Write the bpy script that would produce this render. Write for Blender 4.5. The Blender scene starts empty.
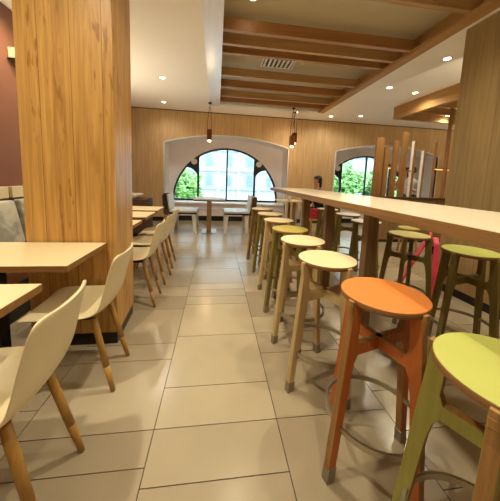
import bpy, bmesh, math, random
from mathutils import Vector, Matrix
random.seed(7)
PI = math.pi
S = bpy.context.scene
COL = S.collection

# ------------------------------------------------------------------ helpers
def lin(c):
    o = []
    for v in c:
        v = v / 255.0
        o.append(v / 12.92 if v <= .04045 else ((v + .055) / 1.055) ** 2.4)
    return (o[0], o[1], o[2], 1.0)

def nodes(name):
    m = bpy.data.materials.new(name); m.use_nodes = True
    nt = m.node_tree
    return m, nt, nt.nodes, nt.links, nt.nodes['Principled BSDF']

def plain(name, rgb, rough=.5, metal=0.0, spec=.5, var=.06, scale=14, emit=None, bump=0.0):
    """a material with a little procedural mottling"""
    m, nt, N, L, b = nodes(name)
    c = lin(rgb)
    tc = N.new('ShaderNodeTexCoord'); nz = N.new('ShaderNodeTexNoise')
    nz.inputs['Scale'].default_value = scale; nz.inputs['Detail'].default_value = 4
    L.new(tc.outputs['Object'], nz.inputs['Vector'])
    r = N.new('ShaderNodeValToRGB')
    r.color_ramp.elements[0].position = .3; r.color_ramp.elements[1].position = .7
    r.color_ramp.elements[0].color = (c[0]*(1-var), c[1]*(1-var), c[2]*(1-var), 1)
    r.color_ramp.elements[1].color = (min(1, c[0]*(1+var)), min(1, c[1]*(1+var)), min(1, c[2]*(1+var)), 1)
    L.new(nz.outputs['Fac'], r.inputs['Fac']); L.new(r.outputs['Color'], b.inputs['Base Color'])
    b.inputs['Roughness'].default_value = rough; b.inputs['Metallic'].default_value = metal
    b.inputs['Specular IOR Level'].default_value = spec
    if bump:
        bp = N.new('ShaderNodeBump'); bp.inputs['Strength'].default_value = bump; bp.inputs['Distance'].default_value = .01
        L.new(nz.outputs['Fac'], bp.inputs['Height']); L.new(bp.outputs['Normal'], b.inputs['Normal'])
    if emit:
        b.inputs['Emission Color'].default_value = lin(rgb); b.inputs['Emission Strength'].default_value = emit
    return m

def wood(name, light, dark, axis='Z', rough=.45, streak=.55, board=None, baxis='X', tint=.12, grain=1.0, spec=.4, fleck=False):
    """oak: grain runs along AXIS; optional boards of width BOARD counted along BAXIS"""
    m, nt, N, L, b = nodes(name)
    tc = N.new('ShaderNodeTexCoord')
    mp = N.new('ShaderNodeMapping')
    lo, hi = .9 * grain, 17.0 * grain
    mp.inputs['Scale'].default_value = {'X': (lo, hi, hi), 'Y': (hi, lo, hi), 'Z': (hi, hi, lo)}[axis]
    L.new(tc.outputs['Object'], mp.inputs['Vector'])
    vec = mp.outputs['Vector']
    if board:
        sx = N.new('ShaderNodeSeparateXYZ'); L.new(tc.outputs['Object'], sx.inputs[0])
        dv = N.new('ShaderNodeMath'); dv.operation = 'DIVIDE'; dv.inputs[1].default_value = board
        L.new(sx.outputs[baxis], dv.inputs[0])
        fl = N.new('ShaderNodeMath'); fl.operation = 'FLOOR'; L.new(dv.outputs[0], fl.inputs[0])
        wn = N.new('ShaderNodeTexWhiteNoise'); wn.noise_dimensions = '1D'; L.new(fl.outputs[0], wn.inputs['W'])
        sc = N.new('ShaderNodeVectorMath'); sc.operation = 'SCALE'; sc.inputs['Scale'].default_value = 7.0
        L.new(wn.outputs['Color'], sc.inputs[0])
        ad = N.new('ShaderNodeVectorMath'); ad.operation = 'ADD'
        L.new(vec, ad.inputs[0]); L.new(sc.outputs[0], ad.inputs[1]); vec = ad.outputs[0]
    n1 = N.new('ShaderNodeTexNoise'); n1.inputs['Scale'].default_value = 1.0; n1.inputs['Detail'].default_value = 6
    n1.inputs['Roughness'].default_value = .65; n1.inputs['Distortion'].default_value = 1.1
    L.new(vec, n1.inputs['Vector'])
    mp2 = N.new('ShaderNodeMapping'); lo2, hi2 = 2.2, 75.0
    mp2.inputs['Scale'].default_value = {'X': (lo2, hi2, hi2), 'Y': (hi2, lo2, hi2), 'Z': (hi2, hi2, lo2)}[axis]
    L.new(vec if not board else tc.outputs['Object'], mp2.inputs['Vector']) if board else L.new(tc.outputs['Object'], mp2.inputs['Vector'])
    n2 = N.new('ShaderNodeTexNoise'); n2.inputs['Scale'].default_value = 1.0; n2.inputs['Detail'].default_value = 3
    L.new(mp2.outputs['Vector'], n2.inputs['Vector'])
    mx = N.new('ShaderNodeMath'); mx.operation = 'MULTIPLY_ADD'; mx.inputs[1].default_value = .35
    L.new(n2.outputs['Fac'], mx.inputs[0]); L.new(n1.outputs['Fac'], mx.inputs[2])
    r = N.new('ShaderNodeValToRGB'); e = r.color_ramp.elements
    e[0].position = streak - .08; e[0].color = lin(light); e[1].position = streak + .40; e[1].color = lin(dark)
    L.new(mx.outputs[0], r.inputs['Fac'])
    out = r.outputs['Color']
    if fleck:
        ms = []
        for scl, th in (((30, 30, 5.5), .57), ((5.5, 5.5, .7), .50)):
            mf = N.new('ShaderNodeMapping'); mf.inputs['Scale'].default_value = scl; L.new(tc.outputs['Object'], mf.inputs['Vector'])
            nf = N.new('ShaderNodeTexNoise'); nf.inputs['Scale'].default_value = 1; nf.inputs['Detail'].default_value = 2; L.new(mf.outputs[0], nf.inputs['Vector'])
            mr = N.new('ShaderNodeMapRange'); mr.inputs['From Min'].default_value = th; mr.inputs['From Max'].default_value = th + .08; L.new(nf.outputs['Fac'], mr.inputs['Value']); ms.append(mr)
        mm = N.new('ShaderNodeMath'); mm.operation = 'MULTIPLY'; L.new(ms[0].outputs[0], mm.inputs[0]); L.new(ms[1].outputs[0], mm.inputs[1])
        m7 = N.new('ShaderNodeMath'); m7.operation = 'MULTIPLY'; m7.inputs[1].default_value = .75; L.new(mm.outputs[0], m7.inputs[0])
        mk_ = N.new('ShaderNodeMix'); mk_.data_type = 'RGBA'; L.new(m7.outputs[0], mk_.inputs['Factor']); L.new(out, mk_.inputs['A']); mk_.inputs['B'].default_value = lin(dark); out = mk_.outputs['Result']
    if board:
        hv = N.new('ShaderNodeHueSaturation'); L.new(out, hv.inputs['Color'])
        mr = N.new('ShaderNodeMapRange'); mr.inputs['To Min'].default_value = 1 - tint; mr.inputs['To Max'].default_value = 1 + tint
        L.new(wn.outputs['Value'], mr.inputs['Value']); L.new(mr.outputs[0], hv.inputs['Value'])
        fr = N.new('ShaderNodeMath'); fr.operation = 'FRACT'; L.new(dv.outputs[0], fr.inputs[0])
        lt = N.new('ShaderNodeMath'); lt.operation = 'LESS_THAN'; lt.inputs[1].default_value = .003 / board
        L.new(fr.outputs[0], lt.inputs[0])
        mc = N.new('ShaderNodeMix'); mc.data_type = 'RGBA'
        L.new(lt.outputs[0], mc.inputs['Factor']); L.new(hv.outputs['Color'], mc.inputs['A'])
        d = lin(dark); mc.inputs['B'].default_value = (d[0]*.62, d[1]*.62, d[2]*.62, 1)
        out = mc.outputs['Result']
    L.new(out, b.inputs['Base Color'])
    b.inputs['Roughness'].default_value = rough; b.inputs['Specular IOR Level'].default_value = spec
    return m

def ply(name, light, dark, n=7.0, th=.022, rough=.5):
    """plywood edge: layered stripes across Z"""
    m, nt, N, L, b = nodes(name)
    tc = N.new('ShaderNodeTexCoord'); sx = N.new('ShaderNodeSeparateXYZ'); L.new(tc.outputs['Object'], sx.inputs[0])
    ml = N.new('ShaderNodeMath'); ml.operation = 'MULTIPLY'; ml.inputs[1].default_value = n / th
    L.new(sx.outputs['Z'], ml.inputs[0])
    fr = N.new('ShaderNodeMath'); fr.operation = 'FRACT'; L.new(ml.outputs[0], fr.inputs[0])
    r = N.new('ShaderNodeValToRGB'); e = r.color_ramp.elements
    e[0].position = .35; e[0].color = lin(light); e[1].position = .6; e[1].color = lin(dark)
    L.new(fr.outputs[0], r.inputs['Fac']); L.new(r.outputs['Color'], b.inputs['Base Color'])
    b.inputs['Roughness'].default_value = rough
    return m

class MB:
    """collects shapes and links them as ONE mesh object"""
    def __init__(s): s.bm = bmesh.new()
    def _mi(s, faces, mi):
        for f in faces: f.material_index = mi
    def box(s, x0, x1, y0, y1, z0, z1, mi=0, M=None):
        v = [s.bm.verts.new((x, y, z)) for x in (x0, x1) for y in (y0, y1) for z in (z0, z1)]
        if M is not None:
            for k in v: k.co = M @ k.co
        q = [(0,1,3,2),(4,6,7,5),(0,4,5,1),(2,3,7,6),(0,2,6,4),(1,5,7,3)]
        s._mi([s.bm.faces.new([v[i] for i in f]) for f in q], mi); return s
    def hexa(s, p, mi=0):
        """8 points: bottom ring of 4 then top ring of 4"""
        v = [s.bm.verts.new(k) for k in p]
        q = [(3,2,1,0),(4,5,6,7),(0,1,5,4),(1,2,6,5),(2,3,7,6),(3,0,4,7)]
        s._mi([s.bm.faces.new([v[i] for i in f]) for f in q], mi); return s
    def cone(s, p0, p1, r0, r1, n=14, mi=0):
        p0 = Vector(p0); p1 = Vector(p1); d = (p1 - p0).normalized()
        a = d.orthogonal().normalized(); c = d.cross(a)
        A = [s.bm.verts.new(p0 + r0*(math.cos(t)*a + math.sin(t)*c)) for t in [2*PI*i/n for i in range(n)]]
        B = [s.bm.verts.new(p1 + r1*(math.cos(t)*a + math.sin(t)*c)) for t in [2*PI*i/n for i in range(n)]]
        fs = [s.bm.faces.new((A[i], A[(i+1) % n], B[(i+1) % n], B[i])) for i in range(n)]
        for f in fs: f.smooth = True
        fs += [s.bm.faces.new(A[::-1]), s.bm.faces.new(B)]
        s._mi(fs, mi); return s
    def tube(s, pts, r, n=8, closed=False, mi=0):
        P = [Vector(p) for p in pts]; k = len(P); rings = []
        up = Vector((0, 0, 1))
        for i in range(k):
            if closed: t = P[(i+1) % k] - P[i-1]
            else: t = P[min(i+1, k-1)] - P[max(i-1, 0)]
            t.normalize()
            a = t.cross(up)
            if a.length < 1e-3: a = t.cross(Vector((1, 0, 0)))
            a.normalize(); c = a.cross(t)
            rings.append([s.bm.verts.new(P[i] + r*(math.cos(2*PI*j/n)*a + math.sin(2*PI*j/n)*c)) for j in range(n)])
        for i in range(k if closed else k-1):
            A, B = rings[i], rings[(i+1) % k]
            for j in range(n):
                f = s.bm.faces.new((A[j], A[(j+1) % n], B[(j+1) % n], B[j])); f.smooth = True; f.material_index = mi
        if not closed:
            s._mi([s.bm.faces.new(rings[0][::-1]), s.bm.faces.new(rings[-1])], mi)
        return s
    def lathe(s, prof, c=(0, 0, 0), n=32, mi=None, smooth=True):
        """prof: list of (r, z[, material]) revolved round z; profile closed by caps where r = 0"""
        rings = []
        for p in prof:
            r, z = p[0], p[1]
            if r < 1e-6: rings.append([s.bm.verts.new((c[0], c[1], c[2]+z))])
            else: rings.append([s.bm.verts.new((c[0]+r*math.cos(2*PI*j/n), c[1]+r*math.sin(2*PI*j/n), c[2]+z)) for j in range(n)])
        for i in range(len(prof)-1):
            A, B = rings[i], rings[i+1]; m_ = prof[i+1][2] if len(prof[i+1]) > 2 else (mi or 0)
            for j in range(n):
                k = (j+1) % n
                if len(A) == 1 and len(B) == 1: continue
                if len(A) == 1: f = s.bm.faces.new((A[0], B[k], B[j]))
                elif len(B) == 1: f = s.bm.faces.new((A[j], A[k], B[0]))
                else: f = s.bm.faces.new((A[j], A[k], B[k], B[j]))
                f.material_index = m_; f.smooth = smooth and len(A) > 1 and len(B) > 1 and abs(prof[i][1]-prof[i+1][1]) > 1e-6
        return s
    def prism(s, poly, axis, a0, a1, mi=0):
        """2-D polygon extruded along AXIS from a0 to a1"""
        def P(u, v, a): return {'X': (a, u, v), 'Y': (u, a, v), 'Z': (u, v, a)}[axis]
        A = [s.bm.verts.new(P(u, v, a0)) for u, v in poly]; B = [s.bm.verts.new(P(u, v, a1)) for u, v in poly]
        n = len(poly)
        fs = [s.bm.faces.new(A[::-1]), s.bm.faces.new(B)]
        fs += [s.bm.faces.new((A[i], A[(i+1) % n], B[(i+1) % n], B[i])) for i in range(n)]
        s._mi(fs, mi); return s
    def sphere(s, c, r, sx=1, sy=1, sz=1, u=16, v=10, mi=0):
        M = Matrix.Translation(c) @ Matrix.Diagonal((sx, sy, sz, 1))
        g = bmesh.ops.create_uvsphere(s.bm, u_segments=u, v_segments=v, radius=r, matrix=M)
        fs = {f for k in g['verts'] for f in k.link_faces}
        for f in fs: f.smooth = True; f.material_index = mi
        return s
    def build(s, name, mats, parent=None, bevel=0.0, loc=None):
        bmesh.ops.recalc_face_normals(s.bm, faces=s.bm.faces[:])
        me = bpy.data.meshes.new(name); s.bm.to_mesh(me); s.bm.free()
        for m in (mats if isinstance(mats, (list, tuple)) else [mats]): me.materials.append(m)
        o = bpy.data.objects.new(name, me); COL.objects.link(o)
        if parent is not None: o.parent = parent
        if loc: o.location = loc
        if bevel:
            b = o.modifiers.new('bevel', 'BEVEL'); b.width = bevel; b.segments = 2; b.limit_method = 'ANGLE'
        return o

def tag(o, label, cat, group=None):
    o['label'] = label; o['category'] = cat
    if group: o['group'] = group
    return o
def struct(o): o['kind'] = 'structure'; return o
def thing(name, label, cat, loc=(0, 0, 0), rz=0.0, group=None):
    o = bpy.data.objects.new(name, None); COL.objects.link(o)
    o.empty_display_size = .1; o.location = loc; o.rotation_euler = (0, 0, rz)
    return tag(o, label, cat, group)
KIDS = lambda o: [c for c in bpy.data.objects if c.parent is o]
def copy_tree(o, parent=None):
    c = o.copy(); COL.objects.link(c); c.parent = parent
    for ch in KIDS(o): copy_tree(ch, c)
    return c

# ------------------------------------------------------------------ materials
M = {}
M['pillar'] = wood('oak_veneer_warm', (220, 174, 100), (150, 98, 40), 'Z', .4, .57, board=.185, baxis='X', tint=.03, grain=.8, fleck=True)
M['pillar_r'] = wood('oak_veneer_right', (172, 146, 100), (138, 112, 72), 'Z', .45, .60, board=.44, baxis='Y', tint=.04)
M['wall_wood'] = wood('oak_wall_panels', (212, 180, 130), (178, 142, 94), 'Z', .5, .60, board=.30, baxis='X', tint=.04)
M['beam_tan'] = wood('beam_oak_pale', (194, 158, 110), (158, 120, 76), 'X', .45, .58)
M['beam_dark'] = wood('beam_oak_deep', (180, 132, 82), (142, 98, 56), 'X', .45, .58)
M['trim_wood'] = wood('coffer_trim_oak', (188, 148, 96), (150, 110, 64), 'Y', .55, .58, spec=.15)
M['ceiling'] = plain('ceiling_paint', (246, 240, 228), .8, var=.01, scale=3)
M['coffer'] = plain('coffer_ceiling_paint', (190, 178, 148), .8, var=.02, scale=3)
M['white_board'] = wood('white_board', (240, 240, 246), (226, 226, 234), 'Y', .25, .5, spec=.6)
M['white'] = plain('white_paint', (232, 230, 226), .55, var=.015)
M['niche'] = plain('niche_paint', (234, 228, 230), .7, var=.02, scale=4)
M['redbrown'] = plain('red_brown_wall', (126, 80, 58), .6, var=.05, scale=3)
M['cream_tile'] = plain('cream_tile', (222, 208, 168), .3, var=.04)
M['black'] = plain('black_paint', (24, 22, 22), .4, var=.1)
M['frame'] = plain('window_frame_black', (28, 36, 40), .4)
M['oak'] = wood('oak_solid', (198, 156, 96), (160, 116, 62), 'Z', .45, .52)
M['oak_leg'] = wood('oak_chair_leg', (190, 144, 70), (154, 110, 46), 'Z', .42, .5)
M['ply_edge'] = ply('plywood_edge', (172, 126, 74), (116, 78, 40))
M['ply_end'] = wood('plywood_end', (172, 132, 76), (128, 92, 48), 'Z', .5, .5, grain=2)
M['ply_pale'] = wood('plywood_pale', (214, 190, 142), (180, 152, 104), 'Z', .5, .52)
M['steel'] = plain('brushed_steel', (176, 168, 150), .36, .9, var=.08, scale=40)
M['cap'] = plain('zinc_cap', (150, 142, 128), .45, .7, var=.1, scale=60)
M['top'] = plain('table_laminate', (232, 212, 170), .38, var=.015, scale=5)
M['counter'] = plain('counter_laminate', (238, 226, 200), .22, var=.02, scale=3, spec=.6)
M['edge'] = wood('edge_banding', (158, 120, 74), (118, 86, 48), 'Y', .5, .5)
M['edge_x'] = wood('edge_banding_cross', (158, 116, 66), (118, 82, 42), 'X', .5, .5)
M['shell'] = plain('cream_plastic', (226, 210, 170), .38, var=.012, scale=4)
M['olive_edge'] = wood('plywood_olive', (150, 134, 74), (112, 96, 48), 'Z', .5, .5, grain=2)
M['slatwood'] = wood('slat_oak', (168, 124, 74), (130, 90, 48), 'Z', .45, .55)
M['post'] = wood('counter_post', (160, 130, 90), (120, 92, 60), 'Z', .5, .55)

# ------------------------------------------------------------------ camera
H = 1.22
yaw, pit, rol = .134, .113, .0392
cy, sy = math.cos(yaw), math.sin(yaw); cp, sp = math.cos(pit), math.sin(pit); cr, sr = math.cos(rol), math.sin(rol)
A_ = Matrix(((cy, -sy, 0), (0, 0, -1), (sy, cy, 0)))
B_ = Matrix(((1, 0, 0), (0, cp, -sp), (0, sp, cp)))
C_ = Matrix(((cr, -sr, 0), (sr, cr, 0), (0, 0, 1)))
R_ = C_ @ B_ @ A_
cam = bpy.data.cameras.new('camera'); co = bpy.data.objects.new('camera', cam); COL.objects.link(co)
rot = Matrix((R_[0], -R_[1], -R_[2])).transposed()
co.matrix_world = Matrix.Translation((0, 0, H)) @ rot.to_4x4()
cam.sensor_fit = 'HORIZONTAL'; cam.sensor_width = 36
cam.lens = 252.2 / 500 * 36
cam.shift_y = (207.4 - 250.5) / 500
cam.clip_start = .05; cam.clip_end = 200
S.camera = co

# ------------------------------------------------------------------ room shell
CZ = 2.92
XL, XRR, YB, YF = -2.24, 8.6, -2.6, 7.0
YW = 7.55
# floor: stone tiles with dark joints, one mesh; tone differs tile by tile
def floor_mat():
    m, nt, N, L, b = nodes('floor_tile')
    g = N.new('ShaderNodeNewGeometry'); tc = N.new('ShaderNodeTexCoord')
    nz = N.new('ShaderNodeTexNoise'); nz.inputs['Scale'].default_value = 5; nz.inputs['Detail'].default_value = 5
    L.new(tc.outputs['Object'], nz.inputs['Vector'])
    r = N.new('ShaderNodeValToRGB'); e = r.color_ramp.elements
    e[0].position = .0; e[0].color = lin((160, 146, 122)); e[1].position = 1; e[1].color = lin((182, 168, 142))
    L.new(g.outputs['Random Per Island'], r.inputs['Fac'])
    hv = N.new('ShaderNodeHueSaturation'); mr = N.new('ShaderNodeMapRange')
    mr.inputs['To Min'].default_value = .93; mr.inputs['To Max'].default_value = 1.06
    L.new(nz.outputs['Fac'], mr.inputs['Value']); L.new(mr.outputs[0], hv.inputs['Value']); L.new(r.outputs['Color'], hv.inputs['Color'])
    L.new(hv.outputs['Color'], b.inputs['Base Color'])
    b.inputs['Roughness'].default_value = .22; b.inputs['Specular IOR Level'].default_value = .85
    return m
M['tile'] = floor_mat(); M['grout'] = plain('grout', (70, 60, 48), .8)
f = MB()
f.box(XL-.2, XRR, YB, YW+.2, -.06, -.004, 1)
CW = .605; X0 = -.272
col = 0; k0 = int((XL - X0) / CW) - 2
fixed = {0: [.655, .896, 1.133, 1.376, 1.855, 2.345, 2.51, 2.675, 2.83, 3.31, 3.79, 4.03, 4.27],
         -1: [.49, .73, .97, 1.133, 1.613, 1.781, 2.272, 2.515, 2.76, 3.24, 3.72],
         1: [.65, 1.133, 1.624, 1.86, 2.10, 2.58, 3.06]}
for k in range(k0, 16):
    xa, xb = X0 + k*CW, X0 + (k+1)*CW
    rows = list(fixed.get(k, [.65 + random.choice([0, .24, .12])]))
    while rows[-1] < YW:
        st = random.choice([1, 1, 2, 3])
        rows += [rows[-1] + .48*(i+1)/st for i in range(st)]
    while rows[0] > YB:
        st = random.choice([1, 1, 2]); a = rows[0]
        rows = [a - .48*(st-i)/st for i in range(st)] + rows
    for a, b2 in zip(rows, rows[1:]):
        f.box(xa+.0022, xb-.0022, a+.0022, b2-.0022, -.01, 0)
struct(f.build('floor', [M['tile'], M['grout']]))

# back wall with two arched window niches reaching the floor
WIN = [(.29, 1.665, 1.56), (5.02, 1.64, 1.56)]                 # centre x, half width of niche, radius of window
WC = [.29, 4.71]
def nz_top(x, c, hw): return 2.09 + .235 * (1 - ((x-c)/hw)**2)
def strips(mb, xs, lo, hi, y, mi=0):
    for a, b2 in zip(xs, xs[1:]):
        v = [mb.bm.verts.new(p) for p in ((a, y, lo(a)), (b2, y, lo(b2)), (b2, y, hi(b2)), (a, y, hi(a)))]
        mb.bm.faces.new(v).material_index = mi
w = MB()
edges = [XL] + [e for c, hw, r in WIN for e in (c-hw, c+hw)] + [XRR]
for a, b2 in ((edges[0], edges[1]), (edges[2], edges[3]), (edges[4], edges[5])): w.box(a, b2, YF, YF+.06, 0, CZ)
for c, hw, r in WIN:
    xs = [c - hw + 2*hw*i/40 for i in range(41)]
    for a, b2 in zip(xs, xs[1:]):
        w.hexa([(a, YF, nz_top(a, c, hw)), (b2, YF, nz_top(b2, c, hw)), (b2, YF+.06, nz_top(b2, c, hw)), (a, YF+.06, nz_top(a, c, hw)),
                (a, YF, CZ), (b2, YF, CZ), (b2, YF+.06, CZ), (a, YF+.06, CZ)])
bmesh.ops.remove_doubles(w.bm, verts=w.bm.verts[:], dist=1e-5)
struct(w.build('wall_back', M['wall_wood']))
ZS = .52
M['glass'] = None
def glass_mat():
    m, nt, N, L, b = nodes('window_glass')
    N.remove(b)
    t = N.new('ShaderNodeBsdfTransparent'); t.inputs['Color'].default_value = (.93, .97, .98, 1)
    g = N.new('ShaderNodeBsdfGlossy'); g.inputs['Roughness'].default_value = .03
    fr = N.new('ShaderNodeFresnel'); fr.inputs['IOR'].default_value = 1.45
    mx = N.new('ShaderNodeMixShader'); L.new(fr.outputs[0], mx.inputs['Fac']); L.new(t.outputs[0], mx.inputs[1]); L.new(g.outputs[0], mx.inputs[2])
    L.new(mx.outputs[0], N['Material Output'].inputs['Surface']); return m
M['glass'] = glass_mat()
for wi, (c, hw, r) in enumerate(WIN):
    # white reveal round the niche
    t = MB()
    pts = [(c-hw, 0), (c-hw, nz_top(c-hw, c, hw))] + [(c-hw+2*hw*i/40, nz_top(c-hw+2*hw*i/40, c, hw)) for i in range(1, 40)] + [(c+hw, nz_top(c+hw, c, hw)), (c+hw, 0)]
    for (xa, za), (xb, zb) in zip(pts, pts[1:]):
        n = Vector((za-zb, 0, xb-xa)).normalized() * .03
        t.hexa([(xa, YF-.006, za), (xb, YF-.006, zb), (xb, YW, zb), (xa, YW, za),
                (xa+n.x, YF-.006, za+n.z), (xb+n.x, YF-.006, zb+n.z), (xb+n.x, YW, zb+n.z), (xa+n.x, YW, za+n.z)])
    struct(t.build('trim_%d' % (wi+1), M['white']))
    # plastered inner wall with the half-round opening
    wc = WC[wi]
    ht = lambda x: ZS + math.sqrt(max(0, r*r - (x-wc)**2))
    p = MB()
    xs = [wc - r*math.cos(PI*i/48) for i in range(49)]
    top = lambda x: max(nz_top(x, c, hw), 2.09) + .05
    strips(p, xs, ht, top, YW)
    strips(p, [min(c-hw, wc-r)-.05, wc-r], lambda x: 0, top, YW); strips(p, [wc+r, c+hw+.03], lambda x: 0, top, YW)
    strips(p, [wc-r, wc+r], lambda x: 0, lambda x: ZS, YW)
    geo = bmesh.ops.extrude_face_region(p.bm, geom=p.bm.faces[:])
    for v in [g for g in geo['geom'] if isinstance(g, bmesh.types.BMVert)]: v.co.y += .12
    bmesh.ops.remove_doubles(p.bm, verts=p.bm.verts[:], dist=1e-5)
    struct(p.build(['wall_niche_left', 'wall_niche_right'][wi], M['niche']))
    # window
    win = bpy.data.objects.new('window_%d' % (wi+1), None); COL.objects.link(win); win.location = (wc, YW+.03, ZS); dx = c - wc; struct(win)
    fr = MB(); n = 48; w_ = .05
    for i in range(n):
        a0, a1 = PI*i/n, PI*(i+1)/n
        q = []
        for a, rr, yy in ((a0, r-w_, 0), (a1, r-w_, 0), (a1, r-w_, .06), (a0, r-w_, .06), (a0, r+.004, 0), (a1, r+.004, 0), (a1, r+.004, .06), (a0, r+.004, .06)):
            q.append((rr*math.cos(a), yy, rr*math.sin(a)))
        fr.hexa(q)
    fr.box(-r, r, 0, .06, -.005, .05)
    fr.build('window_frame', M['frame'], win)
    mo = .835
    for x in (-mo, 0, mo):
        b_ = MB(); hh = math.sqrt(r*r - x*x) - .02; k = .022 if x == 0 else .03
        b_.box(x-k, x+k, .005, .055, .03, hh); b_.build('mullion', M['frame'], win)
    for sgn in (-1, 1):
        # spandrel between the tall light, the small outer arch and the rim
        sp_ = MB(); rim = []; low = []
        xi, xo = mo, 1.42; rx = (1.50-mo)/2; cx0 = mo + rx
        for i in range(17):
            x = xi + (1.50-xi)*i/16
            u = (x-cx0)/rx
            zl = .62 + .34*math.sqrt(max(0, 1-u*u)) - .5*max(0, x-1.17)
            zr = math.sqrt(max(0, r*r-x*x)) - .02
            low.append((x, min(zl, zr-.001))); rim.append((x, zr))
        for i in range(16):
            (xa, la), (xb, lb) = low[i], low[i+1]; ra, rb = rim[i][1], rim[i+1][1]
            sp_.hexa([(sgn*xa, .01, la), (sgn*xb, .01, lb), (sgn*xb, .05, lb), (sgn*xa, .05, la), (sgn*xa, .01, ra), (sgn*xb, .01, rb), (sgn*xb, .05, rb), (sgn*xa, .05, ra)])
        sp_.build('spandrel', M['frame'], win)
        d = MB(); d.cone((sgn*.955, -.004, 1.135), (sgn*.955, .02, 1.135), .085, .085, 24); o = d.build('roundel', M['white'], win); o['label'] = 'white round disc in the black spandrel'
    pn = MB(); poly = [(r*.99*math.cos(PI*i/40), r*.99*math.sin(PI*i/40)) for i in range(41)]
    pn.prism(poly, 'Y', .028, .034); pn.build('pane', M['glass'], win)
    sl = MB(); sl.box(dx-hw, dx+hw, -.53, .0, -.05, -.005); sl.build('window_sill', M['white'], win, .006)
    ap = MB(); ap.box(dx-hw, dx+hw, -.48, -.44, .14-ZS, -.05); ap.box(dx-hw, dx+hw, -.50, -.44, -.20, -.17); ap.build('apron_panel', M['niche'], win)
    kb = MB(); kb.box(dx-hw, dx+hw, -.47, -.43, -ZS, .14-ZS); kb.build('plinth', M['black'], win)

s_ = MB(); s_.box(XL-.1, XL, YB, YF+.06, 0, CZ+.3); struct(s_.build('wall_left', M['redbrown']))
s_ = MB(); s_.box(XRR, XRR+.1, YB, YF+.06, 0, CZ+.3); struct(s_.build('wall_right', M['wall_wood']))
s_ = MB(); s_.box(XL-.1, XRR+.1, YB-.1, YB, 0, CZ+.3); struct(s_.build('wall_rear', M['wall_wood']))
for i, (a, b2) in enumerate(((edges[0], edges[1]), (edges[2], edges[3]), (edges[4], edges[5]))):
    s_ = MB(); s_.box(a+.002, b2-.002, YF-.012, YF, 0, .11); struct(s_.build('baseboard_%s' % ['left', 'middle', 'right'][i], M['black']))
s_ = MB(); s_.box(XL, XRR, YF-.02, YF, CZ-.015, CZ); struct(s_.build('trim_3', M['black']))

# ceiling: flat field with the coffer cut out, and the higher coffer ceiling
CX0, CX1, CY0, CY1, CU = .03, 2.55, -2.0, 6.15, CZ+.20
c_ = MB()
c_.box(XL, CX0, YB, YF+.06, CZ, CZ+.12); c_.box(CX1, XRR, YB, YF+.06, CZ, CZ+.12)
c_.box(CX0, CX1, YB, CY0, CZ, CZ+.12); c_.box(CX0, CX1, CY1, YF+.06, CZ, CZ+.12)
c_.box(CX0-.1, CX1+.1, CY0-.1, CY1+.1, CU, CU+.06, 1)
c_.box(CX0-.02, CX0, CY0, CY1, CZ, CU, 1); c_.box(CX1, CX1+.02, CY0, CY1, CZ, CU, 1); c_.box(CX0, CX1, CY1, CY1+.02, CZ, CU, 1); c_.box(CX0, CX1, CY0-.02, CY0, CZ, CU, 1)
# lid over everything, and the gap above the window niches
c_.box(XL-.1, XRR+.1, YB-.1, YW+.3, CZ+.30, CZ+.36)
struct(c_.build('ceiling', [M['ceiling'], M['coffer']]))
s_ = MB(); s_.box(XL-.1, XRR+.1, YW+.12, YW+.2, 2.3, CZ+.3)
last = XL-.1
for (c, hw, r), wc in zip(WIN, WC):
    s_.box(last, wc-r-.03, YW+.12, YW+.2, -.06, 2.3); last = wc+r+.03
s_.box(last, XRR+.1, YW+.12, YW+.2, -.06, 2.3)
struct(s_.build('wall_outer', M['niche']))

s_ = MB(); s_.box(-.195, CX0, CY0, CY1+.13, CZ-.012, CZ); struct(s_.build('trim_4', M['white_board']))
s_ = MB(); s_.box(CX0, CX1, CY1-.03, CY1, CZ-.004, CU); s_.box(CX0, CX1, CY1, CY1+.13, CZ-.012, CZ); struct(s_.build('trim_5', M['white']))
tr = MB(); tr.box(CX1-.13, CX1+.012, CY0, CY1, CZ-.03, CZ+.012); tr.box(CX1-.03, CX1, CY0, CY1, CZ, CU); struct(tr.build('trim_6', M['trim_wood'], None, .003))

# slats across the coffer, each a thing
beams = [(1.3, 'tan'), (2.36, 'tan'), (3.14, 'dark'), (3.45, 'tan'), (3.69, 'dark'), (4.46, 'tan'), (4.99, 'dark'), (5.55, 'tan'), (5.92, 'dark')]
bl = ['pale oak ceiling beam above the camera, nearest of the coffer', 'pale oak ceiling beam at the top right corner of the photo, above the right wooden pillar',
      'dark brown ceiling beam just beyond the near coffer spotlight', 'pale oak ceiling beam close behind the first dark beam', 'dark brown ceiling beam just in front of the larger air vent',
      'pale oak ceiling beam just behind the larger air vent', 'dark brown ceiling beam just in front of the small far air vent', 'pale oak ceiling beam behind the small far air vent', 'dark brown ceiling beam farthest back at the coffer end']
for (y, k), lb in zip(beams, bl):
    b_ = MB(); b_.box(CX0+.002, CX1-.032, y, y+.06, CZ+.005, CZ+.135)
    tag(b_.build('ceiling_beam', M['beam_'+k], None, .003), lb, 'beam', 'beams across the ceiling coffer')

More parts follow.
